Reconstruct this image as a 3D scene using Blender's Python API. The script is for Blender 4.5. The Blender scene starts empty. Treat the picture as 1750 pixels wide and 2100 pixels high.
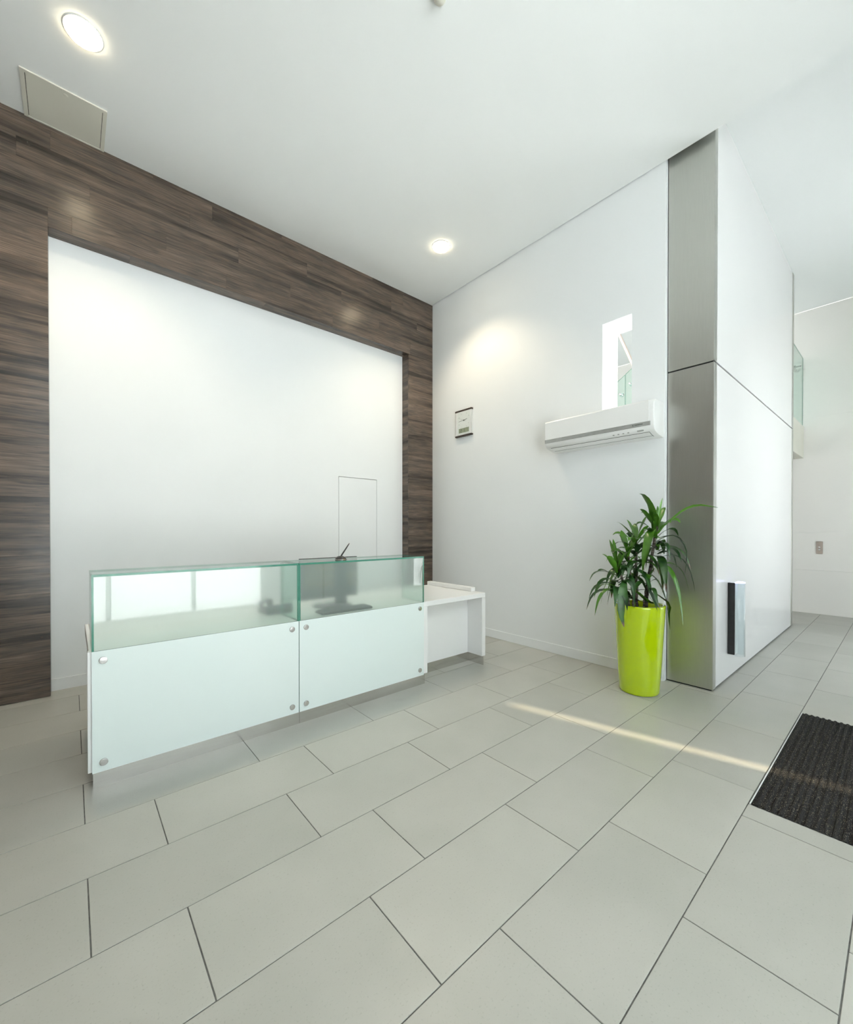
import bpy, bmesh, math, random
from mathutils import Vector, Matrix
random.seed(7)
S = bpy.context.scene
COL = S.collection

# ---------------------------------------------------------------- camera
cam_d = bpy.data.cameras.new('camera'); cam = bpy.data.objects.new('camera', cam_d); COL.objects.link(cam)
cam.location = (0, 0, 1.376)
cam.rotation_euler = (math.radians(90 - 0.411), 0, math.radians(-40.677))
cam_d.sensor_fit = 'AUTO'; cam_d.sensor_width = 36.0
cam_d.lens = 848.27 / 2100 * 36.0
cam_d.shift_y = (1091.4 - 1050) / 2100
cam_d.clip_start = 0.02; cam_d.clip_end = 200
S.camera = cam

# ---------------------------------------------------------------- world, sun, exposure
SUN_EL, SUN_H = math.radians(49.2), Vector((0.258, -0.966, 0)).normalized()
W = bpy.data.worlds.new('world'); S.world = W; W.use_nodes = True
bg = W.node_tree.nodes['Background']
bg.inputs[0].default_value = (0.86, 0.945, 1.0, 1); bg.inputs[1].default_value = 1.3
sun_d = bpy.data.lights.new('sun', 'SUN'); sun_d.energy = 15.0; sun_d.angle = math.radians(1.1); sun_d.color = (1, 0.955, 0.885)
sun = bpy.data.objects.new('sun', sun_d); COL.objects.link(sun)
to_sun = SUN_H * math.cos(SUN_EL) + Vector((0, 0, math.sin(SUN_EL)))
sun.rotation_euler = to_sun.to_track_quat('Z', 'Y').to_euler(); sun.location = (4, -8, 12)
S.view_settings.view_transform = 'Standard'; S.view_settings.look = 'None'
S.view_settings.gamma = 1; S.view_settings.use_curve_mapping = False
S.view_settings.exposure = 1.3
S.cycles.use_denoising = True
S.cycles.max_bounces = 9; S.cycles.diffuse_bounces = 5; S.cycles.glossy_bounces = 4
S.cycles.use_adaptive_sampling = True; S.cycles.adaptive_threshold = 0.03; S.cycles.adaptive_min_samples = 16
S.cycles.transmission_bounces = 8; S.cycles.transparent_max_bounces = 16
S.cycles.sample_clamp_indirect = 6

def portal(loc, rot, sx, sy):
    d = bpy.data.lights.new('window_portal', 'AREA'); d.shape = 'RECTANGLE'; d.size = sx; d.size_y = sy
    d.cycles.is_portal = True
    o = bpy.data.objects.new('window_portal', d); COL.objects.link(o); o.location = loc; o.rotation_euler = rot

# ---------------------------------------------------------------- measures (metres, x along the timber wall, y along the white side wall)
VW, VR, UW, ZC, ZH = 4.592, 4.742, 4.065, 4.675, 4.972
UC, VP, UF, UL, VF = 4.112, 1.07, 9.2, -1.3, -1.5

# ---------------------------------------------------------------- materials
MAT = {}
def mat(name, col, rough=0.5, metal=0.0, spec=0.5, **kw):
    m = bpy.data.materials.new(name); m.use_nodes = True
    b = m.node_tree.nodes['Principled BSDF']
    b.inputs['Base Color'].default_value = (*col, 1); b.inputs['Roughness'].default_value = rough
    b.inputs['Metallic'].default_value = metal; b.inputs['Specular IOR Level'].default_value = spec
    for k, v in kw.items(): b.inputs[k.replace('_', ' ')].default_value = v
    MAT[name] = m
    return m
def nodes(m): return m.node_tree.nodes, m.node_tree.links, m.node_tree.nodes['Principled BSDF']
def noise_tint(m, c1, c2, scale, coord='pos', stretch=(1, 1, 1), detail=1, lo=0.35, hi=0.65, bump=0.0, rnd=0.0):
    N, L, b = nodes(m)
    if coord == 'pos': src = N.new('ShaderNodeNewGeometry').outputs['Position']
    else: src = N.new('ShaderNodeTexCoord').outputs['Object']
    mp = N.new('ShaderNodeMapping'); mp.inputs['Scale'].default_value = stretch; L.new(src, mp.inputs['Vector'])
    oi = N.new('ShaderNodeObjectInfo')
    if rnd:
        mu = N.new('ShaderNodeMath'); mu.operation = 'MULTIPLY'; mu.inputs[1].default_value = rnd; L.new(oi.outputs['Random'], mu.inputs[0])
        cb = N.new('ShaderNodeCombineXYZ'); L.new(mu.outputs[0], cb.inputs[0]); L.new(mu.outputs[0], cb.inputs[1]); L.new(mu.outputs[0], cb.inputs[2])
        L.new(cb.outputs[0], mp.inputs['Location'])
    n = N.new('ShaderNodeTexNoise'); n.inputs['Scale'].default_value = scale; n.inputs['Detail'].default_value = detail
    L.new(mp.outputs[0], n.inputs['Vector'])
    r = N.new('ShaderNodeValToRGB'); r.color_ramp.elements[0].position = lo; r.color_ramp.elements[1].position = hi
    r.color_ramp.elements[0].color = (*c1, 1); r.color_ramp.elements[1].color = (*c2, 1)
    L.new(n.outputs['Fac'], r.inputs[0]); L.new(r.outputs[0], b.inputs['Base Color'])
    if bump:
        bp = N.new('ShaderNodeBump'); bp.inputs['Strength'].default_value = bump; bp.inputs['Distance'].default_value = 0.002
        L.new(n.outputs['Fac'], bp.inputs['Height']); L.new(bp.outputs[0], b.inputs['Normal'])
    return r, n, oi

m = mat('wall_paint', (0.82, 0.84, 0.84), 0.55, spec=0.3); noise_tint(m, (0.85, 0.877, 0.888), (0.865, 0.89, 0.9), 1.3)
m = mat('ceiling_paint', (0.87, 0.885, 0.875), 0.7, spec=0.2); noise_tint(m, (0.86, 0.882, 0.882), (0.87, 0.892, 0.892), 0.9)
m = mat('warm_wall_paint', (0.88, 0.86, 0.82), 0.55, spec=0.3); noise_tint(m, (0.87, 0.855, 0.82), (0.89, 0.87, 0.83), 1.1)
m = mat('gloss_white', (0.9, 0.9, 0.91), 0.12, spec=0.5); noise_tint(m, (0.89, 0.89, 0.9), (0.91, 0.91, 0.915), 0.8)
m = mat('laminate_white', (0.88, 0.88, 0.87), 0.28); noise_tint(m, (0.87, 0.87, 0.86), (0.89, 0.89, 0.88), 2)
m = mat('white_glass', (0.85, 0.92, 0.895), 0.06, spec=0.5); noise_tint(m, (0.78, 0.865, 0.84), (0.8, 0.875, 0.85), 1.5)
m = mat('plastic_white', (0.87, 0.88, 0.87), 0.3); noise_tint(m, (0.86, 0.87, 0.86), (0.88, 0.885, 0.88), 3)
m = mat('plastic_grey', (0.42, 0.43, 0.42), 0.35, metal=0.3); noise_tint(m, (0.4, 0.41, 0.4), (0.44, 0.45, 0.44), 20)
m = mat('plastic_black', (0.015, 0.016, 0.017), 0.3); noise_tint(m, (0.013, 0.014, 0.015), (0.02, 0.021, 0.022), 30)
m = mat('monitor_blue_grey', (0.03, 0.045, 0.05), 0.35); noise_tint(m, (0.027, 0.04, 0.046), (0.034, 0.05, 0.055), 9)
m = mat('street_reflection', (0.2, 0.2, 0.19), 0.12, metal=0.6); noise_tint(m, (0.16, 0.17, 0.17), (0.34, 0.3, 0.24), 6, stretch=(0.6, 1, 9))  # banded tones paint in the reflected street
m = mat('beige_panel', (0.64, 0.63, 0.57), 0.45); noise_tint(m, (0.7, 0.69, 0.61), (0.74, 0.73, 0.65), 2)
m = mat('grout', (0.13, 0.13, 0.125), 0.9); noise_tint(m, (0.11, 0.11, 0.105), (0.16, 0.16, 0.15), 40)
m = mat('gap_black', (0.01, 0.01, 0.01), 0.8); noise_tint(m, (0.008, 0.008, 0.008), (0.013, 0.013, 0.013), 30)
m = mat('pavement', (0.6, 0.62, 0.63), 0.8); noise_tint(m, (0.56, 0.59, 0.615), (0.63, 0.66, 0.685), 1.5)
m = mat('aluminium', (0.8, 0.8, 0.79), 0.3, metal=0.9); noise_tint(m, (0.76, 0.76, 0.75), (0.84, 0.84, 0.83), 12)
m = mat('lime_gloss', (0.43, 0.6, 0.002), 0.12, spec=0.5, Coat_Weight=0.6, Coat_Roughness=0.05); noise_tint(m, (0.48, 0.65, 0.002), (0.51, 0.68, 0.003), 1.5)
m = mat('soil', (0.05, 0.04, 0.03), 0.95); noise_tint(m, (0.03, 0.022, 0.015), (0.09, 0.065, 0.045), 60, bump=0.6)
m = mat('bark', (0.09, 0.07, 0.055), 0.8); noise_tint(m, (0.045, 0.036, 0.03), (0.17, 0.14, 0.115), 30, stretch=(0.3, 0.3, 3), bump=0.5)
m = mat('clock_wood', (0.03, 0.016, 0.011), 0.35); noise_tint(m, (0.02, 0.011, 0.008), (0.05, 0.028, 0.018), 40, stretch=(1, 0.2, 3))
m = mat('clock_face', (0.72, 0.76, 0.73), 0.2); noise_tint(m, (0.71, 0.75, 0.72), (0.73, 0.77, 0.74), 10)
m = mat('lcd', (0.25, 0.29, 0.19), 0.2); noise_tint(m, (0.24, 0.28, 0.18), (0.27, 0.31, 0.21), 20)
m = mat('ink', (0.06, 0.07, 0.06), 0.5); noise_tint(m, (0.05, 0.06, 0.05), (0.07, 0.08, 0.07), 20)
m = mat('gold', (0.8, 0.6, 0.2), 0.25, metal=1); noise_tint(m, (0.75, 0.56, 0.18), (0.85, 0.64, 0.23), 30)
m = mat('handrail_wood', (0.5, 0.42, 0.36), 0.4); noise_tint(m, (0.45, 0.38, 0.33), (0.55, 0.46, 0.4), 8, stretch=(1, 0.2, 1))

def steel(name, col, rough, stretch):
    m = mat(name, col, rough, metal=1.0)
    N, L, b = nodes(m)
    g = N.new('ShaderNodeNewGeometry'); mp = N.new('ShaderNodeMapping'); mp.inputs['Scale'].default_value = stretch
    L.new(g.outputs['Position'], mp.inputs['Vector'])
    n = N.new('ShaderNodeTexNoise'); n.inputs['Scale'].default_value = 6; n.inputs['Detail'].default_value = 6
    L.new(mp.outputs[0], n.inputs['Vector'])
    r = N.new('ShaderNodeValToRGB'); r.color_ramp.elements[0].color = (*[c * 0.93 for c in col], 1); r.color_ramp.elements[1].color = (*[min(1, c * 1.07) for c in col], 1)
    L.new(n.outputs['Fac'], r.inputs[0]); L.new(r.outputs[0], b.inputs['Base Color'])
    mr = N.new('ShaderNodeMapRange'); mr.inputs['To Min'].default_value = rough * 0.85; mr.inputs['To Max'].default_value = rough * 1.2
    L.new(n.outputs['Fac'], mr.inputs['Value']); L.new(mr.outputs[0], b.inputs['Roughness'])
    bp = N.new('ShaderNodeBump'); bp.inputs['Strength'].default_value = 0.12; bp.inputs['Distance'].default_value = 0.0008
    L.new(n.outputs['Fac'], bp.inputs['Height']); L.new(bp.outputs[0], b.inputs['Normal'])
steel('brushed_steel', (0.58, 0.585, 0.55), 0.38, (1, 40, 1.2))
steel('kick_steel', (0.72, 0.7, 0.67), 0.2, (1, 1, 14))
steel('bolt_steel', (0.62, 0.61, 0.6), 0.25, (20, 20, 20))

# floor tile
m = mat('floor_tile', (0.5, 0.5, 0.47), 0.36, spec=0.45)
r, n, oi = noise_tint(m, (0.445, 0.445, 0.405), (0.485, 0.48, 0.44), 2.2, detail=4, rnd=20)
N, L, b = nodes(m)
n2 = N.new('ShaderNodeTexNoise'); n2.inputs['Scale'].default_value = 130; n2.inputs['Detail'].default_value = 3
g = N.new('ShaderNodeNewGeometry'); L.new(g.outputs['Position'], n2.inputs['Vector'])
r2 = N.new('ShaderNodeValToRGB'); r2.color_ramp.elements[0].position = 0.25; r2.color_ramp.elements[1].position = 0.4
r2.color_ramp.elements[0].color = (0.82, 0.82, 0.8, 1); r2.color_ramp.elements[1].color = (1, 1, 1, 1); L.new(n2.outputs['Fac'], r2.inputs[0])
mx = N.new('ShaderNodeMix'); mx.data_type = 'RGBA'; mx.blend_type = 'MULTIPLY'; mx.inputs['Factor'].default_value = 1
L.new(r.outputs[0], mx.inputs[6]); L.new(r2.outputs[0], mx.inputs[7])
hs = N.new('ShaderNodeHueSaturation'); mr = N.new('ShaderNodeMapRange'); mr.inputs['To Min'].default_value = 0.965; mr.inputs['To Max'].default_value = 1.035
L.new(oi.outputs['Random'], mr.inputs['Value']); L.new(mr.outputs[0], hs.inputs['Value']); L.new(mx.outputs[2], hs.inputs['Color']); L.new(hs.outputs[0], b.inputs['Base Color'])

# dark laminate planks
def wood(name, axis):
    m = mat(name, (0.1, 0.07, 0.05), 0.24, spec=0.5)
    N, L, b = nodes(m)
    tc = N.new('ShaderNodeTexCoord'); oi = N.new('ShaderNodeObjectInfo')
    mu = N.new('ShaderNodeMath'); mu.operation = 'MULTIPLY'; mu.inputs[1].default_value = 37.0; L.new(oi.outputs['Random'], mu.inputs[0])
    cb = N.new('ShaderNodeCombineXYZ'); [L.new(mu.outputs[0], cb.inputs[i]) for i in range(3)]
    ad = N.new('ShaderNodeVectorMath'); ad.operation = 'ADD'; L.new(tc.outputs['Object'], ad.inputs[0]); L.new(cb.outputs[0], ad.inputs[1])
    sc = {'x': (1, 9, 9), 'y': (9, 1, 9)}[axis]
    def nz(scale, st, det, dist=0.0):
        mp = N.new('ShaderNodeMapping'); mp.inputs['Scale'].default_value = st; L.new(ad.outputs[0], mp.inputs['Vector'])
        n = N.new('ShaderNodeTexNoise'); n.inputs['Scale'].default_value = scale; n.inputs['Detail'].default_value = det; n.inputs['Distortion'].default_value = dist
        L.new(mp.outputs[0], n.inputs['Vector']); return n
    wv = nz(1.6, tuple(0.9 if q == 1 else 5 for q in sc), 2, 0.0)                       # slow drift of the grain
    ws = N.new('ShaderNodeVectorMath'); ws.operation = 'SCALE'; ws.inputs[3].default_value = 0.035; L.new(wv.outputs['Color'], ws.inputs[0])
    ad2 = N.new('ShaderNodeVectorMath'); ad2.operation = 'ADD'; L.new(ad.outputs[0], ad2.inputs[0]); L.new(ws.outputs[0], ad2.inputs[1]); ad = ad2
    a = nz(1.0, tuple(0.55 if q == 1 else 13 for q in sc), 4, 0.2)
    f = nz(2.0, tuple(2.2 if q == 1 else 75 for q in sc), 8, 0.3)
    g2 = nz(1.4, tuple(2.5 if q == 1 else 9 for q in sc), 5, 0.8)
    k = nz(2.2, tuple(2.6 if q == 1 else 26 for q in sc), 2, 2.2)
    r = N.new('ShaderNodeValToRGB'); e = r.color_ramp.elements
    e[0].position = 0.34; e[0].color = (0.042, 0.035, 0.03, 1); e[1].position = 0.66; e[1].color = (0.15, 0.118, 0.095, 1)
    x = e.new(0.46); x.color = (0.1, 0.079, 0.064, 1); L.new(a.outputs['Fac'], r.inputs[0])
    r2 = N.new('ShaderNodeValToRGB'); r2.color_ramp.elements[0].position = 0.32; r2.color_ramp.elements[0].color = (0.6, 0.6, 0.62, 1); r2.color_ramp.elements[1].position = 0.68; r2.color_ramp.elements[1].color = (1.35, 1.28, 1.22, 1)
    L.new(f.outputs['Fac'], r2.inputs[0])
    r4 = N.new('ShaderNodeValToRGB'); r4.color_ramp.elements[0].position = 0.35; r4.color_ramp.elements[0].color = (0.8, 0.82, 0.84, 1); r4.color_ramp.elements[1].position = 0.65; r4.color_ramp.elements[1].color = (1.15, 1.1, 1.06, 1)
    L.new(g2.outputs['Fac'], r4.inputs[0])
    mx0 = N.new('ShaderNodeMix'); mx0.data_type = 'RGBA'; mx0.blend_type = 'MULTIPLY'; mx0.inputs['Factor'].default_value = 1
    L.new(r.outputs[0], mx0.inputs[6]); L.new(r4.outputs[0], mx0.inputs[7])
    mx = N.new('ShaderNodeMix'); mx.data_type = 'RGBA'; mx.blend_type = 'MULTIPLY'; mx.inputs['Factor'].default_value = 1
    L.new(mx0.outputs[2], mx.inputs[6]); L.new(r2.outputs[0], mx.inputs[7])
    r3 = N.new('ShaderNodeValToRGB'); r3.color_ramp.elements[0].position = 0.68; r3.color_ramp.elements[0].color = (0, 0, 0, 1); r3.color_ramp.elements[1].position = 0.8; r3.color_ramp.elements[1].color = (0.6, 0.6, 0.6, 1)
    L.new(k.outputs['Fac'], r3.inputs[0])
    mx2 = N.new('ShaderNodeMix'); mx2.data_type = 'RGBA'; L.new(r3.outputs[0], mx2.inputs['Factor']); L.new(mx.outputs[2], mx2.inputs[6]); mx2.inputs[7].default_value = (0.2, 0.11, 0.055, 1)
    L.new(mx2.outputs[2], b.inputs['Base Color'])
    bp = N.new('ShaderNodeBump'); bp.inputs['Strength'].default_value = 0.15; bp.inputs['Distance'].default_value = 0.001; L.new(f.outputs['Fac'], bp.inputs['Height']); L.new(bp.outputs[0], b.inputs['Normal'])
wood('plank_wood', 'x'); wood('plank_wood_reveal', 'y')

# entrance carpet
m = mat('carpet', (0.03, 0.03, 0.03), 0.95, spec=0.1)
r, n, oi = noise_tint(m, (0.02, 0.02, 0.021), (0.055, 0.054, 0.052), 260, detail=2, lo=0.3, hi=0.7, bump=1.0)
N, L, b = nodes(m)
n2 = N.new('ShaderNodeTexWhiteNoise'); v = N.new('ShaderNodeTexVoronoi'); v.inputs['Scale'].default_value = 420
g = N.new('ShaderNodeNewGeometry'); L.new(g.outputs['Position'], v.inputs['Vector'])
sp = N.new('ShaderNodeSeparateColor'); L.new(v.outputs['Color'], sp.inputs[0])
gt = N.new('ShaderNodeMath'); gt.operation = 'GREATER_THAN'; gt.inputs[1].default_value = 0.968; L.new(sp.outputs[0], gt.inputs[0])
mx = N.new('ShaderNodeMix'); mx.data_type = 'RGBA'; L.new(gt.outputs[0], mx.inputs['Factor']); L.new(r.outputs[0], mx.inputs[6]); mx.inputs[7].default_value = (0.3, 0.26, 0.19, 1)
L.new(mx.outputs[2], b.inputs['Base Color'])

# glass
def thin_glass(name, tint, ior=1.5):
    m = bpy.data.materials.new(name); m.use_nodes = True; N, L = m.node_tree.nodes, m.node_tree.links
    N.remove(N['Principled BSDF']); out = N['Material Output']
    t = N.new('ShaderNodeBsdfTransparent'); t.inputs[0].default_value = (*tint, 1)
    gl = N.new('ShaderNodeBsdfGlossy'); gl.inputs['Roughness'].default_value = 0.0
    fr = N.new('ShaderNodeFresnel'); fr.inputs[0].default_value = ior
    ge = N.new('ShaderNodeNewGeometry'); inv = N.new('ShaderNodeMath'); inv.operation = 'SUBTRACT'; inv.inputs[0].default_value = 1; L.new(ge.outputs['Backfacing'], inv.inputs[1])
    mu = N.new('ShaderNodeMath'); mu.operation = 'MULTIPLY'; L.new(fr.outputs[0], mu.inputs[0]); L.new(inv.outputs[0], mu.inputs[1])
    mi = N.new('ShaderNodeMixShader'); L.new(mu.outputs[0], mi.inputs[0]); L.new(t.outputs[0], mi.inputs[1]); L.new(gl.outputs[0], mi.inputs[2]); L.new(mi.outputs[0], out.inputs[0])
    MAT[name] = m
thin_glass('clear_glass', (0.985, 0.995, 0.99)); thin_glass('green_glass', (0.87, 0.955, 0.925)); thin_glass('sun_dimming_glass', (0.36, 0.335, 0.285)); thin_glass('acrylic', (0.93, 0.96, 0.97), 1.6)
m = mat('frosted_glass', (0.86, 0.955, 0.915), 0.26, spec=0.5, Transmission_Weight=0.88, IOR=1.25, Coat_Weight=1.0, Coat_Roughness=0.01, Coat_IOR=1.5)
noise_tint(m, (0.855, 0.95, 0.91), (0.87, 0.96, 0.92), 2)
m = mat('glass_edge', (0.055, 0.24, 0.17), 0.15, spec=0.5); noise_tint(m, (0.05, 0.225, 0.16), (0.065, 0.26, 0.185), 15)
def emit(name, col, st):
    m = mat(name, (1, 1, 1), 0.4); b = m.node_tree.nodes['Principled BSDF']; b.inputs['Emission Color'].default_value = (*col, 1); b.inputs['Emission Strength'].default_value = st
emit('lamp_lens', (1.0, 0.84, 0.56), 9.0)
emit('blue_cap', (0.45, 0.45, 1.0), 0.6)  # bluish cap colour with weak emission

# leaves
def leaf_mat(name, c1, c2, tip):
    m = mat(name, c1, 0.28, spec=0.5, Subsurface_Weight=0.0)
    N, L, b = nodes(m)
    tc = N.new('ShaderNodeTexCoord'); oi = N.new('ShaderNodeObjectInfo')
    sx = N.new('ShaderNodeSeparateXYZ'); L.new(tc.outputs['UV'], sx.inputs[0])
    n = N.new('ShaderNodeTexNoise'); n.inputs['Scale'].default_value = 14; L.new(tc.outputs['Object'], n.inputs['Vector'])
    r = N.new('ShaderNodeValToRGB'); r.color_ramp.elements[0].position = 0.3; r.color_ramp.elements[1].position = 0.7; r.color_ramp.elements[0].color = (*c1, 1); r.color_ramp.elements[1].color = (*c2, 1)
    L.new(n.outputs['Fac'], r.inputs[0])
    t = N.new('ShaderNodeValToRGB'); t.color_ramp.elements[0].position = 0.86 if tip else 0.985; t.color_ramp.elements[1].position = 0.93 if tip else 1.0
    t.color_ramp.elements[0].color = (0, 0, 0, 1); t.color_ramp.elements[1].color = (1, 1, 1, 1); L.new(sx.outputs[0], t.inputs[0])
    mx = N.new('ShaderNodeMix'); mx.data_type = 'RGBA'; L.new(t.outputs[0], mx.inputs['Factor']); L.new(r.outputs[0], mx.inputs[6]); mx.inputs[7].default_value = (0.16, 0.09, 0.06, 1)
    hs = N.new('ShaderNodeHueSaturation'); mr = N.new('ShaderNodeMapRange'); mr.inputs['To Min'].default_value = 0.75; mr.inputs['To Max'].default_value = 1.35
    L.new(oi.outputs['Random'], mr.inputs['Value']); L.new(mr.outputs[0], hs.inputs['Value']); L.new(mx.outputs[2], hs.inputs['Color']); L.new(hs.outputs[0], b.inputs['Base Color'])
leaf_mat('leaf_dark', (0.012, 0.05, 0.012), (0.028, 0.095, 0.015), False)
leaf_mat('leaf_light', (0.05, 0.16, 0.012), (0.09, 0.25, 0.02), False)
leaf_mat('leaf_tipped', (0.015, 0.06, 0.013), (0.04, 0.12, 0.016), True)

# ---------------------------------------------------------------- helpers
WLOC = {}
def link(o, parent, loc):
    COL.objects.link(o); loc = Vector(loc)
    if parent is not None:
        o.parent = parent; o.location = loc - WLOC[parent.name]
    else: o.location = loc
    WLOC[o.name] = loc
    return o
def put(name, me, m, parent, loc, smooth=False):
    if m and not me.materials: me.materials.append(MAT[m])
    if smooth:
        for p in me.polygons: p.use_smooth = True
    return link(bpy.data.objects.new(name, me), parent, loc)
def thing(name, label, cat, loc, group=None, kind=None):
    o = bpy.data.objects.new(name, None); o.empty_display_size = 0.1
    link(o, None, loc)
    if kind: o['kind'] = kind
    if label: o['label'] = label
    if cat: o['category'] = cat
    if group: o['group'] = group
    return o
def tag(o, label=None, cat=None, group=None, kind=None):
    for k, v in (('label', label), ('category', cat), ('group', group), ('kind', kind)):
        if v: o[k] = v
    return o
CACHE = {}
def box_mesh(dx, dy, dz, bev=0.0, m=None, seg=1):
    key = (round(dx, 4), round(dy, 4), round(dz, 4), bev, m, seg)
    if key in CACHE: return CACHE[key]
    bm = bmesh.new(); bmesh.ops.create_cube(bm, size=1.0)
    for v in bm.verts: v.co = Vector((v.co.x * dx, v.co.y * dy, v.co.z * dz))
    if bev: bmesh.ops.bevel(bm, geom=list(bm.edges), offset=bev, segments=seg, affect='EDGES', profile=0.5)
    me = bpy.data.meshes.new('box'); bm.to_mesh(me); bm.free()
    if m: me.materials.append(MAT[m])
    CACHE[key] = me
    return me
def box(name, m, x, y, z, parent=None, bev=0.0, seg=1):
    me = box_mesh(x[1] - x[0], y[1] - y[0], z[1] - z[0], bev, m, seg)
    return put(name, me, None, parent, ((x[0] + x[1]) / 2, (y[0] + y[1]) / 2, (z[0] + z[1]) / 2))
def multi_box(name, m, boxes, parent=None, loc=(0, 0, 0)):
    bm = bmesh.new()
    for x, y, z in boxes:
        r = bmesh.ops.create_cube(bm, size=1.0)
        for v in r['verts']:
            v.co = Vector(((x[0] + x[1]) / 2 + v.co.x * (x[1] - x[0]), (y[0] + y[1]) / 2 + v.co.y * (y[1] - y[0]), (z[0] + z[1]) / 2 + v.co.z * (z[1] - z[0]))) - Vector(loc)
    me = bpy.data.meshes.new(name); bm.to_mesh(me); bm.free()
    return put(name, me, m, parent, loc)
def lathe_mesh(prof, seg=32, axis='z', name='lathe'):
    bm = bmesh.new(); rings = []
    for r, h in prof:
        if r < 1e-6: rings.append([bm.verts.new((0, 0, h))])
        else: rings.append([bm.verts.new((r * math.cos(2 * math.pi * i / seg), r * math.sin(2 * math.pi * i / seg), h)) for i in range(seg)])
    for a, b in zip(rings, rings[1:]):
        for i in range(seg):
            j = (i + 1) % seg
            q = [a[i % len(a)], a[j % len(a)], b[j % len(b)], b[i % len(b)]]
            u = []
            for v in q:
                if v not in u: u.append(v)
            if len(u) > 2: bm.faces.new(u)
    if axis == 'y': bmesh.ops.rotate(bm, verts=bm.verts, matrix=Matrix.Rotation(math.radians(90), 3, 'X'))      # +z -> -y
    if axis == 'x': bmesh.ops.rotate(bm, verts=bm.verts, matrix=Matrix.Rotation(math.radians(-90), 3, 'Y'))     # +z -> -x
    bmesh.ops.recalc_face_normals(bm, faces=bm.faces)
    me = bpy.data.meshes.new(name); bm.to_mesh(me); bm.free()
    for p in me.polygons: p.use_smooth = True
    return me
def sharp(o, ang=35):
    me = o.data
    bm = bmesh.new(); bm.from_mesh(me)
    for e in bm.edges:
        if len(e.link_faces) == 2 and e.calc_face_angle(0) > math.radians(ang): e.smooth = False
    bm.to_mesh(me); bm.free()
    return o
def tube_mesh(pts, rads, seg=8, name='tube'):
    bm = bmesh.new(); rings = []
    pts = [Vector(p) for p in pts]
    for i, p in enumerate(pts):
        d = (pts[min(i + 1, len(pts) - 1)] - pts[max(i - 1, 0)]).normalized()
        a = d.orthogonal().normalized() if i == 0 else (pa - d * pa.dot(d)).normalized()
        pa = a; b2 = d.cross(a); r = rads[i] if isinstance(rads, (list, tuple)) else rads
        rings.append([bm.verts.new(p + a * r * math.cos(2 * math.pi * k / seg) + b2 * r * math.sin(2 * math.pi * k / seg)) for k in range(seg)])
    for A, B in zip(rings, rings[1:]):
        for k in range(seg): bm.faces.new([A[k], A[(k + 1) % seg], B[(k + 1) % seg], B[k]])
    bm.faces.new(rings[0][::-1]); bm.faces.new(rings[-1])
    bmesh.ops.recalc_face_normals(bm, faces=bm.faces)
    me = bpy.data.meshes.new(name); bm.to_mesh(me); bm.free()
    for p in me.polygons: p.use_smooth = True
    return me
def glass_slab(name, parent, x, y, z, main, thin_axis):
    """pane with coloured cut edges: broad faces take the glass, the narrow rim the green edge"""
    d = [x[1] - x[0], y[1] - y[0], z[1] - z[0]]
    me = box_mesh(*d).copy(); me.materials.clear(); me.materials.append(MAT[main]); me.materials.append(MAT['glass_edge'])
    for p in me.polygons: p.material_index = 0 if abs(p.normal[thin_axis]) > 0.9 else 1
    return put(name, me, None, parent, ((x[0] + x[1]) / 2, (y[0] + y[1]) / 2, (z[0] + z[1]) / 2))
def st(o): return tag(o, kind='structure')

# ================================================================ THE SETTING
# ---- floor with tiles
floor = st(box('floor', 'grout', (UL, UF), (VF, 5.0), (-0.12, -0.0025)))
PU, PV, J = 0.8, 0.3963, 0.0042
MATX, MATY = (2.57, 4.144), (0.5146 - 3 * PV, 0.509)
def tile(x0, x1, y0, y1):
    if x1 - x0 < 0.012 or y1 - y0 < 0.012: return
    box('tile', 'floor_tile', (x0, x1), (y0, y1), (-0.018, 0.0), floor, 0.0009)
for j in range(-6, 11):
    y0 = 0.5146 + PV * j; y1 = y0 + PV; off = 0.3153 if j % 2 == 0 else 0.0425
    y0 = max(y0 + J / 2, VF); y1 = min(y1 - J / 2, VR)
    if y1 - y0 < 0.01: continue
    for k in range(-5, 13):
        x0, x1 = max(off + PU * k + J / 2, UL), min(off + PU * (k + 1) - J / 2, UF)
        if x1 - x0 < 0.01: continue
        ya, yb = y0, y1
        if x0 > UC - 0.01 and yb > 1.44: continue
        if x0 < UC < x1 and ya > 1.43: x1 = 4.07
        if -3 <= j <= -1 and x1 > MATX[0] and x0 < MATX[1]:
            if x0 < MATX[0]: tile(x0, MATX[0] - 0.001, ya, yb)
            if x1 > MATX[1]: tile(MATX[1] + 0.001, x1, ya, yb)
            continue
        tile(x0, x1, ya, yb)

# ---- ceilings
ceil = st(box('ceiling', 'ceiling_paint', (UL, UW - 0.012), (VF - 0.15, 4.9), (ZC, ZH + 0.3)))
st(multi_box('ceiling', 'ceiling_paint', [((UW - 0.012, UF), (VF - 0.15, 1.47), (ZH, ZH + 0.3)), ((UW - 0.012, 4.45), (1.47, 5.0), (ZH, ZH + 0.3)), ((4.45, UF), (3.2, 5.0), (ZH, ZH + 0.3)), ((6.2, UF), (1.47, 3.2), (ZH, ZH + 0.3))]))
portal((5.325, 2.335, ZH + 0.02), (0, 0, 0), 1.75, 1.73)

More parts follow.
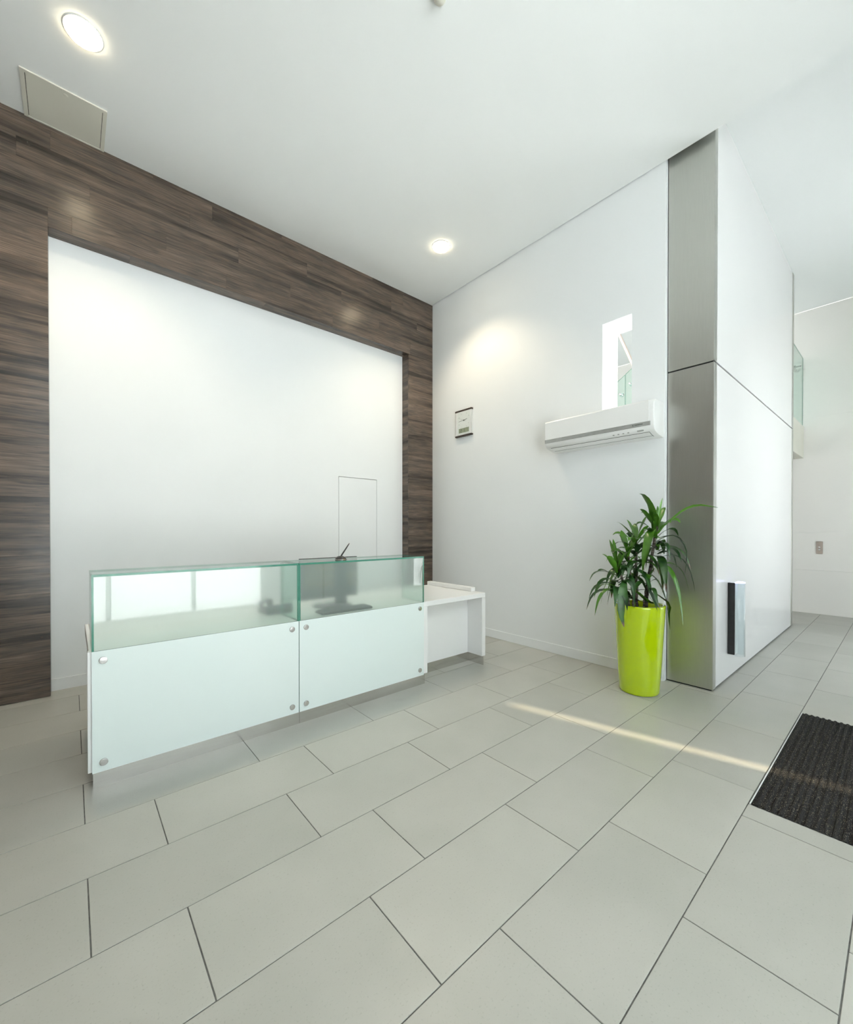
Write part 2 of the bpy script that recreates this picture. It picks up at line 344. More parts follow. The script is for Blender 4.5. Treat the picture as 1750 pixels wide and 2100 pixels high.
# ---- back wall with the flush concealed door
D0, D1, DZ, g = 2.594, 3.178, 2.053, 0.006
wb = st(multi_box('wall_back', 'wall_paint', [((UL, D0), (VR, 4.9), (0, ZC)), ((D1, 4.2), (VR, 4.9), (0, ZC)), ((D0, D1), (VR, 4.9), (DZ, ZC)), ((D0, D1), (4.84, 4.9), (0, DZ))]))
dr = st(thing('door_1', None, None, ((D0 + D1) / 2, 4.76, 0)))
box('door_leaf', 'wall_paint', (D0 + g, D1 - g * 0.6), (VR + 0.001, VR + 0.04), (0.008, DZ - g), dr, 0.0012)
st(multi_box('baseboard_back', 'wall_paint', [((-0.133, D0 - 0.01), (VR - 0.012, VR), (0, 0.098)), ((D1 + 0.01, 3.615), (VR - 0.012, VR), (0, 0.098))]))

# ---- timber cladding frame
clad = st(multi_box('wall_cladding', 'plank_wood_reveal', [((UL, -0.137), (VW + 0.016, VR), (0.0, ZC)), ((3.62, UW), (VW + 0.016, VR), (0.0, ZC)), ((-0.137, 3.62), (VW + 0.016, VR), (3.855, ZC))]))
OX0, OX1, OZ, PH = -0.133, 3.615, 3.848, 0.158
def plank(x0, x1, z0, z1, y=(VW, VW + 0.016)):
    if x1 - x0 < 0.01 or z1 - z0 < 0.006: return
    box('plank', 'plank_wood', (x0 + 0.0003, x1 - 0.0003), y, (z0 + 0.0003, z1 - 0.0003), clad, 0.0003)
nrow = int(OZ / PH) + 1
LP = 1.21
for i in range(nrow):                                           # jambs, rows counted down from the head of the opening
    z1 = OZ - PH * i; z0 = max(0.004, z1 - PH)
    x = OX0
    first = (0.37, 0.86, 0.55, 1.1)[i % 4]
    while x > UL + 0.01:
        w = first if x == OX0 else LP
        plank(max(UL, x - w), x, z0, z1); x -= w
    plank(OX1, UW, z0, z1)
for i in range(6):                                              # head beam
    z0 = OZ + PH * i; z1 = min(ZC, z0 + PH)
    cuts = [UW] if i else [UW, 3.7 - 0.02]
    x = UW - (0.42, 0.95, 0.3, 0.75, 0.55, 1.05)[i]
    edge = UW
    while edge > UL:
        lo = max(UL, x)
        if i == 0 and lo < OX0 < edge: 
            plank(OX0, edge, z0, z1); edge = OX0; x = OX0 - 0.62; continue
        plank(lo, edge, z0, z1); edge = lo; x = lo - LP
# reveal boards: head soffit and the right-hand cheek
xs = [OX0, 0.42, 1.63, 2.84, OX1]
for a, b_ in zip(xs, xs[1:]): box('reveal_board', 'plank_wood', (a + 0.0005, b_ - 0.0005), (VW + 0.002, VR - 0.001), (OZ, OZ + 0.007), clad, 0.0006)
for i in range(nrow):
    z1 = OZ - 0.001 - PH * i; z0 = max(0.004, z1 - PH + 0.001)
    box('reveal_board', 'plank_wood_reveal', (OX1 + 0.0005, OX1 + 0.0045), (VW + 0.017, VR - 0.001), (z0, z1), clad, 0.0006)
    box('reveal_board', 'plank_wood_reveal', (OX0 - 0.0045, OX0 - 0.0005), (VW + 0.017, VR - 0.001), (z0, z1), clad, 0.0006)

# ---- side wall with the slot opening to the stair hall
WB = 4.395
O0, O1, OB, OT = 1.724, 2.011, 2.40, 3.433
st(multi_box('wall_right', 'wall_paint', [((UW, WB), (O1, VR + 0.1), (0, ZC + 0.3)), ((UW, WB), (1.432, O0), (0, ZC + 0.3)), ((UW, WB), (O0, O1), (0, OB)), ((UW, WB), (O0, O1), (OT, ZC + 0.3))]))
st(box('baseboard_right', 'wall_paint', (UW - 0.01, UW), (1.435, VW), (0, 0.102), None, 0.002))

# ---- partition: steel-clad end, white gloss face
part = st(box('wall_partition', 'gap_black', (UC + 0.012, 7.74), (VP + 0.012, 1.431), (0.0, ZH)))
SZ = 2.794
for z0, z1 in ((0.012, SZ - 0.006), (SZ + 0.006, ZH)):
    box('steel_panel', 'brushed_steel', (UC, UC + 0.012), (VP + 0.0005, 1.424), (z0, z1), part, 0.0015)
    box('corner_strip', 'brushed_steel', (UC + 0.001, 4.19), (VP - 0.002, VP + 0.012), (z0, z1), part, 0.0015)
    box('white_panel', 'gloss_white', (4.193, 7.69), (VP, VP + 0.012), (z0 + 0.004, z1), part, 0.001)
    box('end_strip', 'brushed_steel', (7.692, 7.79), (VP - 0.004, VP + 0.03), (z0, z1), part, 0.0015)

# ---- lobby beyond: far wall, mezzanine, stair hall
far = st(box('wall_far', 'warm_wall_paint', (UF + 0.012, UF + 0.2), (VF - 0.15, 5.0), (-0.1, ZH)))
for z0, z1 in ((0.0, 0.706), (0.711, 1.328), (1.3295, 3.2), (3.2005, ZH)):
    box('wall_panel', 'warm_wall_paint', (UF, UF + 0.012), (VF, 4.99), (z0, z1), far, 0.0012)
st(box('wall_hall', 'wall_paint', (WB, UF), (5.0, 5.15), (-0.1, ZH)))
st(box('floor_mezzanine', 'ceiling_paint', (5.75, UF - 0.001), (1.433, 4.99), (2.545, 3.05)))
st(box('trim_1', 'beige_panel', (7.8, UF - 0.002), (1.126, 1.432), (2.548, 3.07), None, 0.003))
hl = st(box('hall_fill_fixture', 'plastic_white', (4.9, 5.3), (1.432, 1.49), (3.11, 3.19), None, 0.01))  # unseen fixture added to go with the hall fill light
hd = bpy.data.lights.new('hall_fill', 'POINT'); hd.energy = 55; hd.color = (1, 0.97, 0.92); hd.shadow_soft_size = 0.12  # added point light, brightens the jamb of the slot opening
ho = bpy.data.objects.new('hall_fill', hd); COL.objects.link(ho); ho.location = (5.1, 1.6, 3.15)
st(box('wall_left', 'plank_wood_reveal', (UL - 0.15, UL), (VF - 0.15, 4.9), (-0.1, ZC)))

# ---- glazed front behind the camera, slot for the sun streak, added sun blockers, paving
wf = st(multi_box('wall_front', 'wall_paint', [((UL - 0.15, -0.65), (VF - 0.15, VF), (-0.1, ZC)), ((2.45, 3.527), (VF - 0.15, VF), (-0.1, ZC + 0.3)), ((3.637, 5.7), (VF - 0.15, VF), (-0.1, ZH)), ((3.527, 3.637), (VF - 0.15, VF), (4.4, ZH)), ((7.5, UF + 0.2), (VF - 0.15, VF), (-0.1, ZH)),
    ((-0.65, 2.45), (VF - 0.15, VF), (4.5, ZC)), ((5.7, 7.5), (VF - 0.15, VF), (3.0, ZH)), ((-0.65, 2.45), (VF - 0.15, VF), (-0.1, 0.06)), ((5.7, 7.5), (VF - 0.15, VF), (-0.1, 0.06))]))
def glazing(name, x0, x1, z0, z1, n):
    w = st(thing(name, None, None, ((x0 + x1) / 2, VF - 0.075, 0)))
    dx = (x1 - x0) / n
    for i in range(n + 1):
        x = x0 + dx * i; a = max(x0, x - 0.03); b_ = min(x1, x + 0.03)
        box('mullion', 'aluminium', (a, b_), (VF - 0.12, VF - 0.04), (z0, z1), w, 0.003)
    for zz in (z0 + 0.03, 2.5, z1 - 0.03): 
        box('transom', 'aluminium', (x0, x1), (VF - 0.115, VF - 0.045), (zz - 0.03, zz + 0.03), w, 0.003)
    for i in range(n):
        for a, b_ in ((z0 + 0.06, 2.47), (2.53, z1 - 0.06)):
            box('pane', 'clear_glass', (x0 + dx * i + 0.03, x0 + dx * (i + 1) - 0.03), (VF - 0.084, VF - 0.076), (a, b_), w)
    portal(((x0 + x1) / 2, VF - 0.14, (z0 + z1) / 2), (math.radians(90), 0, 0), x1 - x0, z1 - z0)
w3 = st(thing('sun_slot', None, None, (3.582, VF - 0.075, 0)))  # unseen slot shaped to throw the sun streak on the floor
box('pane', 'sun_dimming_glass', (3.527, 3.637), (VF - 0.145, VF - 0.135), (0.0, 4.4), w3)  # dark pane added to weaken the streak
glazing('window_1', -0.65, 2.45, 0.06, 4.5, 3); glazing('window_2', 5.7, 7.5, 0.06, 3.0, 2)
st(multi_box('sun_blocker', 'ceiling_paint', [((UL - 0.3, 3.5), (-5.75, VF - 0.15), (4.72, 4.9)), ((4.68, UF + 2.2), (-5.75, VF - 0.15), (4.99, 5.1))]))  # unseen slabs added to keep direct sun off the glazing
st(box('pavement', 'pavement', (-40, 45), (-45, VF - 0.15), (-0.3, -0.05)))

# ================================================================ CEILING FITTINGS
def downlight(x, y, label):
    t = thing('downlight', label, 'ceiling light', (x, y, ZC - 0.022), 'recessed ceiling downlights')
    put('trim_ring', lathe_mesh([(0.104, 0.022), (0.107, 0.0185), (0.104, 0.0165), (0.0985, 0.017), (0.098, 0.022)], 48), 'plastic_white', t, (x, y, ZC - 0.022))
    put('lens', lathe_mesh([(0.095, 0.0215), (0.095, 0.012), (0.09, 0.003), (0.07, -0.001), (0.0, -0.003)], 48), 'lamp_lens', t, (x, y, ZC - 0.022))
    d = bpy.data.lights.new('downlight_beam', 'SPOT'); d.energy = 38; d.color = (1, 0.83, 0.58); d.spot_size = math.radians(115); d.spot_blend = 0.6; d.shadow_soft_size = 0.08
    o = bpy.data.objects.new('downlight_beam', d); COL.objects.link(o); o.parent = t; o.location = (0, 0, -0.03)
downlight(0.077, 3.592, 'round warm white downlight in the ceiling beside the beige access hatch')
downlight(3.29, 3.568, 'round warm white downlight in the ceiling near the timber corner above the clock')

t = thing('smoke_detector', 'small round white detector on the ceiling at the top edge of the picture', 'detector', (1.735, 1.893, ZC - 0.05))
put('base', lathe_mesh([(0.0, 0.05), (0.05, 0.05), (0.05, 0.036), (0.044, 0.032), (0.0, 0.032)], 32), 'plastic_white', t, (1.735, 1.893, ZC - 0.05))
put('sensor_head', lathe_mesh([(0.04, 0.032), (0.038, 0.012), (0.03, 0.002), (0.0, 0.0)], 32), 'beige_panel', t, (1.735, 1.893, ZC - 0.05))

hx, hy = (-0.267, 0.232), (4.137, VW - 0.001)
t = thing('access_hatch', 'beige square access hatch in the ceiling against the timber wall', 'hatch', (-0.017, 4.365, ZC - 0.012))
multi_box('hatch_frame', 'beige_panel', [((hx[0], hx[0] + 0.026), hy, (ZC - 0.010, ZC)), ((hx[1] - 0.026, hx[1]), hy, (ZC - 0.010, ZC)), ((hx[0] + 0.026, hx[1] - 0.026), (hy[0], hy[0] + 0.026), (ZC - 0.010, ZC)), ((hx[0] + 0.026, hx[1] - 0.026), (hy[1] - 0.012, hy[1]), (ZC - 0.010, ZC))], t, (-0.017, 4.365, ZC))
box('hatch_gap', 'gap_black', (hx[0] + 0.025, hx[1] - 0.025), (hy[0] + 0.025, hy[1] - 0.011), (ZC - 0.002, ZC - 0.0005), t)
pn = box('hatch_panel', 'beige_panel', (hx[0] + 0.029, hx[1] - 0.029), (hy[0] + 0.027, hy[1] - 0.013), (ZC - 0.0075, ZC - 0.001), t, 0.001)
put('latch', lathe_mesh([(0.0, 0.004), (0.014, 0.004), (0.016, 0.006), (0.012, 0.0055), (0.011, 0.0045), (0.0, 0.0045)], 24), 'beige_panel', pn, (-0.017, 4.185, ZC - 0.0125))

# ================================================================ RECEPTION DESK
DK = thing('reception_desk', 'white reception desk with green-edged frosted glass screen and steel kickplates', 'desk', (1.62, 3.1, 0))
FX0, FX1, FM, FY, ZG, ZD = 0.078, 2.36, 1.21, 2.79, 1.137, 0.732
box('worktop_edge', 'laminate_white', (0.066, 0.0855), (2.8305, 3.63), (0.686, ZD), DK, 0.002)
box('worktop', 'laminate_white', (0.086, 3.19), (2.793, 3.63), (0.686, ZD), DK, 0.003)
box('end_panel', 'laminate_white', (0.06, 0.085), (2.793, 2.83), (0.093, 0.7315), DK, 0.002)
box('side_panel', 'laminate_white', (0.1, 0.12), (2.831, 3.6), (0.093, 0.686), DK, 0.002)
box('front_panel', 'laminate_white', (0.086, 2.36), (2.794, 2.812), (0.093, 0.686), DK, 0.001)
box('return_leg', 'laminate_white', (2.361, 2.412), (2.793, 3.02), (0.093, 0.686), DK, 0.002)
box('return_leg', 'laminate_white', (3.14, 3.19), (2.793, 3.6), (0.093, 0.686), DK, 0.002)
box('return_panel', 'laminate_white', (2.413, 3.139), (2.992, 3.01), (0.093, 0.686), DK, 0.001)
for x0, x1 in ((0.082, 1.22), (1.222, 2.388)): box('kickplate', 'kick_steel', (x0, x1), (2.803, 2.815), (0.0, 0.092), DK)
box('kickplate', 'kick_steel', (2.389, 3.158), (2.995, 3.007), (0.0, 0.092), DK)
box('kickplate', 'kick_steel', (3.159, 3.17), (2.80, 3.58), (0.0, 0.092), DK)
box('kickplate', 'kick_steel', (0.104, 0.115), (2.816, 3.58), (0.0, 0.092), DK)
box('upstand', 'laminate_white', (3.128, 3.19), (2.932, 3.63), (ZD, 0.774), DK, 0.006, 2)
bolt_me = lathe_mesh([(0.0, 0.0), (0.019, 0.0), (0.019, 0.006), (0.0175, 0.0075), (0.0155, 0.0078), (0.0152, 0.0068), (0.0148, 0.0078), (0.0, 0.0085)], 24, 'y')
bolt_me.materials.append(MAT['bolt_steel'])
for p in bolt_me.polygons: p.use_smooth = abs(p.normal.y) < 0.5
for x0, x1, bx in ((FX0, FM - 0.0025, (0.126, 1.16)), (FM + 0.0025, FX1, (1.262, 2.313))):
    gp = glass_slab('glass_panel', DK, (x0, x1), (2.781, 2.791), (0.09, ZD), 'white_glass', 1)
    for xx in bx:
        for zz in (0.681, 0.14): put('standoff_bolt', bolt_me, None, gp, (xx, 2.781, zz))
    glass_slab('screen_pane', DK, (x0 + (0.0097 if x0 == FX0 else 0.0085), x1 - (0.0097 if x1 == FX1 else 0.0085)), (2.781, 2.791), (ZD + 0.0005, 1.124), 'frosted_glass', 1)
    glass_slab('top_shelf', DK, (x0, x1), (2.781, 3.1), (1.1245, ZG), 'green_glass', 2)
for xx in (FX0, FM - 0.0107, FM + 0.0012, FX1 - 0.0095):
    glass_slab('glass_fin', DK, (xx, xx + 0.0095), (2.7805, 3.09), (ZD + 0.0005, 1.124), 'green_glass', 0)

# ---- monitor behind the screen
mx_, my_ = 1.645, 3.17
t = thing('computer_monitor', 'dark computer monitor seen from behind through the right-hand frosted pane', 'monitor', (mx_, my_, ZD))
hs_ = box('housing', 'monitor_blue_grey', (1.382, 1.908), (3.155, 3.185), (0.80, 1.139), t, 0.004)
box('reflection_patch', 'street_reflection', (1.415, 1.684), (3.151, 3.1555), (0.885, 1.12), hs_, 0.001)  # plates standing in for the street reflection in the glass
box('reflection_patch', 'street_reflection', (1.805, 1.905), (3.151, 3.1555), (0.885, 1.12), hs_, 0.001)
box('display', 'plastic_black', (1.395, 1.895), (3.1855, 3.187), (0.815, 1.127), hs_)
box('stand_spine', 'monitor_blue_grey', (1.69, 1.80), (3.145, 3.165), (0.742, 1.11), t, 0.006, 2)
put('stand_base', lathe_mesh([(0.0, 0.018), (0.05, 0.016), (0.15, 0.010), (0.165, 0.004), (0.165, 0.0), (0.0, 0.0)], 40), 'plastic_black', t, (mx_ + 0.03, my_, ZD))
# ---- dark keyboard and telephone on the worktop
t = thing('keyboard', 'dark keyboard lying in front of the monitor behind the frosted glass', 'keyboard', (1.63, 2.9, ZD))
box('case', 'plastic_black', (1.42, 1.86), (2.84, 2.97), (ZD, ZD + 0.018), t, 0.004)
for r_ in range(5):
    for c_ in range(14):
        box('key', 'monitor_blue_grey', (1.432 + c_ * 0.0301, 1.432 + c_ * 0.0301 + 0.026), (2.848 + r_ * 0.0236, 2.848 + r_ * 0.0236 + 0.0195), (ZD + 0.018, ZD + 0.024), t, 0.002)
t = thing('desk_telephone', 'small dark telephone blurred behind the left frosted pane near the centre joint', 'telephone', (1.2, 3.2, ZD))
bm = bmesh.new()
vs = [bm.verts.new(c) for c in [(-0.1, -0.1, 0), (0.1, -0.1, 0), (0.1, 0.1, 0), (-0.1, 0.1, 0), (-0.1, -0.1, 0.075), (0.1, -0.1, 0.075), (0.1, 0.1, 0.03), (-0.1, 0.1, 0.03)]]
for f in ((3, 2, 1, 0), (4, 5, 6, 7), (0, 1, 5, 4), (1, 2, 6, 5), (2, 3, 7, 6), (3, 0, 4, 7)): bm.faces.new([vs[i] for i in f])
bmesh.ops.bevel(bm, geom=list(bm.edges), offset=0.008, segments=2, affect='EDGES')
me = bpy.data.meshes.new('phone'); bm.to_mesh(me); bm.free(); put('phone_body', me, 'monitor_blue_grey', t, (1.2, 3.2, ZD))
put('handset', tube_mesh([(-0.075, -0.1, 0.07), (-0.075, -0.085, 0.1), (-0.075, -0.02, 0.1), (-0.075, 0.05, 0.085), (-0.075, 0.09, 0.07), (-0.075, 0.1, 0.04)], [0.02, 0.026, 0.016, 0.016, 0.026, 0.02], 12), 'plastic_black', t, (1.2, 3.2, ZD))
# ---- pen on its stand
px_, py_ = 1.607, 2.905
t = thing('desk_pen', 'black counter pen standing in a domed base on the glass shelf', 'pen', (px_, py_, ZG))
put('base', lathe_mesh([(0.0, 0.0), (0.044, 0.0), (0.044, 0.006), (0.041, 0.012), (0.033, 0.021), (0.02, 0.028), (0.0, 0.031)], 32), 'plastic_black', t, (px_, py_, ZG))
put('base_rim', lathe_mesh([(0.044, 0.0), (0.0465, 0.0), (0.0465, 0.003), (0.044, 0.0045)], 32), 'bolt_steel', t, (px_, py_, ZG))
put('pen', tube_mesh([(0.002, 0, 0.026), (0.018, 0, 0.048), (0.05, 0, 0.09), (0.07, 0, 0.117), (0.078, 0, 0.127)], [0.006, 0.0058, 0.0052, 0.0038, 0.002], 12), 'plastic_black', t, (px_, py_, ZG))
put('chain_bead', lathe_mesh([(0, 0.0), (0.004, 0.002), (0.005, 0.005), (0.004, 0.008), (0, 0.01)], 12), 'gold', t, (px_ + 0.005, py_ - 0.045, ZG))

# ================================================================ AIR CONDITIONER
AV0, AV1 = 1.442, 2.535
def extrude_profile(prof, y0, y1, inset=0.012):
    """closed (x,z) outline extruded along y, ends softly rounded"""
    bm = bmesh.new(); rings = []
    cx = sum(p[0] for p in prof) / len(prof); cz = sum(p[1] for p in prof) / len(prof)
    for y, s in ((y0, inset), (y0 + inset * 0.3, inset * 0.3), (y0 + inset, 0), (y1 - inset, 0), (y1 - inset * 0.3, inset * 0.3), (y1, inset)):
        ring = []
        for x, z in prof:
            dx, dz = cx - x, cz - z; l = math.hypot(dx, dz) or 1
            sx = 0 if x > UW - 0.002 else dx / l * s
            ring.append(bm.verts.new((x + sx, y, z + dz / l * s)))
        rings.append(ring)
    n = len(prof)
    for a, b_ in zip(rings, rings[1:]):
        for i in range(n): bm.faces.new([a[i], a[(i + 1) % n], b_[(i + 1) % n], b_[i]])
    bm.faces.new(rings[0]); bm.faces.new(rings[-1][::-1]); bmesh.ops.recalc_face_normals(bm, faces=bm.faces)
    return bm
prof = [(4.0645, 2.205), (4.0645, 2.528), (3.90, 2.522), (3.876, 2.517), (3.860, 2.504), (3.853, 2.485), (3.850, 2.40), (3.850, 2.322), (3.851, 2.288), (3.856, 2.27), (3.868, 2.252), (3.89, 2.236), (3.93, 2.222), (3.98, 2.213), (4.03, 2.207)]
loc = Vector((4.0645, 1.99, 2.2))
t = thing('air_conditioner', 'white wall-mounted split air conditioner with a silver stripe under the slot opening', 'air conditioner', loc)
bm = extrude_profile(prof, AV0, AV1); bmesh.ops.translate(bm, verts=bm.verts, vec=-loc)
me = bpy.data.meshes.new('ac'); bm.to_mesh(me); bm.free(); body = put('body', me, 'plastic_white', t, loc, True); sharp(body, 40)
fp = [(3.852, 2.326), (3.852, 2.5), (3.858, 2.51), (3.8525, 2.514), (3.8455, 2.503), (3.8445, 2.40), (3.8445, 2.326)]
bm = extrude_profile(fp, AV0 + 0.045, AV1 - 0.004, 0.003); bmesh.ops.translate(bm, verts=bm.verts, vec=-loc)
me = bpy.data.meshes.new('ac_front'); bm.to_mesh(me); bm.free(); put('front_panel', me, 'plastic_white', t, loc)
stp = box('silver_stripe', 'plastic_grey', (3.842, 3.853), (AV0 + 0.03, AV1 - 0.003), (2.290, 2.325), t, 0.002)
for i in range(9): box('lettering', 'ink', (3.8412, 3.8422), (1.535 + i * 0.0078, 1.540 + i * 0.0078), (2.304, 2.312), stp)
put('logo', lathe_mesh([(0, 0.0), (0.007, 0.0), (0.007, 0.0008), (0, 0.0008)], 3, 'x'), 'ink', stp, (3.842, 1.618, 2.307))
# discharge flap following the curved underside
def strip_quad(name, m, pts, y0, y1, parent, thick=0.003):
    bm = bmesh.new(); A = []
    for (x, z), (nx, nz) in pts:
        A.append([bm.verts.new(Vector((x + nx * k, y, z + nz * k)) - loc) for y in (y0, y1) for k in (0, thick)])
    for a, b_ in zip(A, A[1:]):
        for i, j in ((0, 1), (1, 3), (3, 2), (2, 0)): bm.faces.new([a[i], a[j], b_[j], b_[i]])
    bm.faces.new([A[0][0], A[0][1], A[0][3], A[0][2]]); bm.faces.new([A[-1][0], A[-1][2], A[-1][3], A[-1][1]])
    bmesh.ops.recalc_face_normals(bm, faces=bm.faces)
    me = bpy.data.meshes.new(name); bm.to_mesh(me); bm.free(); return put(name, me, m, parent, loc)
nn = lambda a: (-math.cos(math.radians(a)), -math.sin(math.radians(a)))
gap_pts = [((3.885, 2.2385), nn(55)), ((3.93, 2.222), nn(72)), ((3.982, 2.2125), nn(80))]
strip_quad('flap_gap', 'gap_black', gap_pts, AV0 + 0.05, AV1 - 0.05, t, 0.0012)
strip_quad('flap', 'plastic_white', [((3.8885, 2.2371), nn(55)), ((3.93, 2.222), nn(72)), ((3.9785, 2.2131), nn(80))], AV0 + 0.053, AV1 - 0.053, t, 0.0035)
strip_quad('flap_line', 'gap_black', [((3.955, 2.2172), nn(78)), ((3.9572, 2.2168), nn(78))], AV0 + 0.053, AV1 - 0.053, t, 0.0045)
for i in range(4): strip_quad('indicator', 'plastic_grey', [((3.862, 2.2605), nn(38)), ((3.8675, 2.2525), nn(38))], 1.66 + i * 0.045, 1.676 + i * 0.045, t, 0.0012)
strip_quad('receiver_window', 'plastic_grey', [((3.8615, 2.2615), nn(38)), ((3.870, 2.2505), nn(38))], 1.535, 1.59, t, 0.0012)

# ================================================================ WALL CLOCK
cl = Vector((UW, 3.93, 2.633)); CX = UW
t = thing('wall_clock', 'small rectangular wall clock with dark wooden end bars and a pale dial', 'clock', cl)
case = box('case', 'aluminium', (CX - 0.03, CX - 0.0005), (3.782, 4.078), (2.65, 2.98), t, 0.006, 2)
for z0, z1 in ((2.634, 2.656), (2.974, 2.996)): box('wooden_bar', 'clock_wood', (CX - 0.036, CX - 0.0005), (3.776, 4.084), (z0, z1), t, 0.003)
dial = box('dial', 'clock_face', (CX - 0.0335, CX - 0.0305), (3.812, 4.045), (2.66, 2.97), t, 0.001)
yc, zc_ = 3.915, 2.848
def hand(dy, dz, w, name='hand', tail=0.0):
    a = math.atan2(dz, dy); l = math.hypot(dy, dz)
    o = put(name, box_mesh(0.0012, l + tail, w), 'ink', t, (CX - 0.0352, yc + dy / 2 - math.cos(a) * tail / 2, zc_ + dz / 2 - math.sin(a) * tail / 2)); o.rotation_euler = (a, 0, 0)
hand(0.1, -0.006, 0.0035, 'minute_hand'); hand(-0.058, 0.012, 0.006, 'hour_hand'); hand(0.112, 0.048, 0.0015, 'second_hand', 0.045)
put('hub', lathe_mesh([(0, 0), (0.008, 0), (0.008, 0.003), (0, 0.0035)], 16, 'x'), 'ink', t, (CX - 0.0345, yc, zc_))
for k in range(12):
    a = math.radians(30 * k); big = k % 3 == 0
    o = put('hour_mark', box_mesh(0.0008, 0.005 if big else 0.003, 0.02 if big else 0.011), 'aluminium' if big else 'ink', dial, (CX - 0.0338, yc + math.sin(a) * 0.1, zc_ + math.cos(a) * 0.1)); o.rotation_euler = (-a, 0, 0)
lcd = box('lcd_display', 'lcd', (CX - 0.035, CX - 0.0332), (3.823, 4.012), (2.684, 2.745), dial, 0.0005)
def seg7(yl, zl, s, on):
    w, h, th = s * 0.55, s, s * 0.13
    SG = {'a': (w / 2, h, w, th), 'g': (w / 2, h / 2, w, th), 'd': (w / 2, 0, w, th), 'f': (0, h * .75, th, h / 2), 'b': (w, h * .75, th, h / 2), 'e': (0, h * .25, th, h / 2), 'c': (w, h * .25, th, h / 2)}
    for k in on:
        cy_, cz_, dy, dz = SG[k]; put('lcd_digit', box_mesh(0.0006, dy, dz), 'ink', t, (CX - 0.0355, yl - cy_, zl + cz_))
seg7(3.975, 2.695, 0.036, 'abged'); seg7(3.925, 2.695, 0.036, 'abc')

# ================================================================ WALL SWITCH, PULL HANDLE
t = thing('wall_switch', 'beige two-button switch plate on the far lobby wall', 'switch', (UF, 0.929, 0.975))
pl = box('plate', 'handrail_wood', (UF - 0.022, UF - 0.0005), (0.889, 0.969), (0.976, 1.178), t, 0.006, 2)
for z in (1.045, 1.085): put('button', lathe_mesh([(0, 0.0), (0.013, 0.0), (0.013, 0.004), (0.010, 0.006), (0, 0.0065)], 20, 'x'), 'aluminium', pl, (UF - 0.022, 0.93, z))

t = thing('pull_handle', 'tall black and clear acrylic upright fitting on the white gloss panel', 'wall fitting', (4.6, 1.05, 0.235))
box('side_bar', 'plastic_black', (4.552, 4.566), (1.016, VP - 0.0005), (0.236, 0.889), t, 0.002)
box('backing_bar', 'plastic_white', (4.566, 4.662), (1.018, VP - 0.0005), (0.232, 0.886), t, 0.003)
bm = bmesh.new(); A = []
for z in (0.225, 0.885):
    ring = [bm.verts.new((0.055 * math.cos(a), -0.068 * math.sin(a), z)) for a in [math.pi * i / 14 for i in range(15)]]
    ring += [bm.verts.new((0.049 * math.cos(a), -0.061 * math.sin(a), z)) for a in [math.pi * (14 - i) / 14 for i in range(15)]]
    A.append(ring)
n = len(A[0])
for i in range(n): bm.faces.new([A[0][i], A[0][(i + 1) % n], A[1][(i + 1) % n], A[1][i]])
for k in range(2):
    for i in range(14): bm.faces.new([A[k][i], A[k][i + 1], A[k][n - 2 - i], A[k][n - 1 - i]])
bmesh.ops.recalc_face_normals(bm, faces=bm.faces)
me = bpy.data.meshes.new('tube'); bm.to_mesh(me); bm.free(); put('acrylic_tube', me, 'acrylic', t, (4.607, 1.017, 0), True)
bm = bmesh.new(); vs = [bm.verts.new((0.054 * math.cos(a), -0.067 * math.sin(a), 0)) for a in [math.pi * i / 14 for i in range(15)]]
r_ = bmesh.ops.extrude_face_region(bm, geom=[bm.faces.new(vs)]); bmesh.ops.translate(bm, verts=[v for v in r_['geom'] if isinstance(v, bmesh.types.BMVert)], vec=(0, 0, 0.012)); bmesh.ops.recalc_face_normals(bm, faces=bm.faces)
me = bpy.data.meshes.new('cap'); bm.to_mesh(me); bm.free(); put('tube_cap', me, 'blue_cap', t, (4.607, 1.017, 0.886))

# ================================================================ MEZZANINE BALUSTRADE AND STAIR RAIL
t = thing('glass_balustrade', 'clear glass balustrade on the mezzanine edge beyond the white partition', 'balustrade', (8.5, 1.2, 3.07))
glass_slab('glass_pane', t, (7.82, UF - 0.005), (1.14, 1.152), (3.07, 4.2), 'green_glass', 1)
for xx in (8.1, 8.98):
    put('rail_bracket', lathe_mesh([(0, 0), (0.03, 0), (0.03, 0.01), (0.012, 0.012), (0.012, 0.08), (0, 0.08)], 20, 'y'), 'bolt_steel', t, (xx, 1.216, 4.02))
put('handrail', tube_mesh([(7.82, 1.236, 4.02), (UF - 0.01, 1.236, 4.02)], 0.022, 12), 'bolt_steel', t, (0, 0, 0))

t = thing('stair_balustrade', 'sloping glass stair balustrade with round steel fixings seen through the slot opening', 'balustrade', (6.0, 2.63, 3.05))
def sloped_pane(y0, y1):
    top = lambda y: 3.579 + (y - 2.633) * (3.496 - 3.628) / (2.736 - 2.539)
    bm = bmesh.new(); vs = []
    for x in (-0.006, 0.006): vs.append([bm.verts.new((x, y - 2.63, z - 3.05)) for y, z in ((y0, 3.052), (y1, 3.052), (y1, top(y1)), (y0, top(y0)))])
    bm.faces.new(vs[0][::-1]); bm.faces.new(vs[1]); 
    for i in range(4): bm.faces.new([vs[0][i], vs[0][(i + 1) % 4], vs[1][(i + 1) % 4], vs[1][i]])
    bmesh.ops.recalc_face_normals(bm, faces=bm.faces)
    me = bpy.data.meshes.new('pane'); bm.to_mesh(me); bm.free()
    me.materials.append(MAT['green_glass']); me.materials.append(MAT['glass_edge'])
    for p in me.polygons: p.material_index = 0 if abs(p.normal.x) > 0.9 else 1
    put('glass_pane', me, None, t, (6.0, 2.63, 3.05))
sloped_pane(2.20, 2.628); sloped_pane(2.638, 3.06)
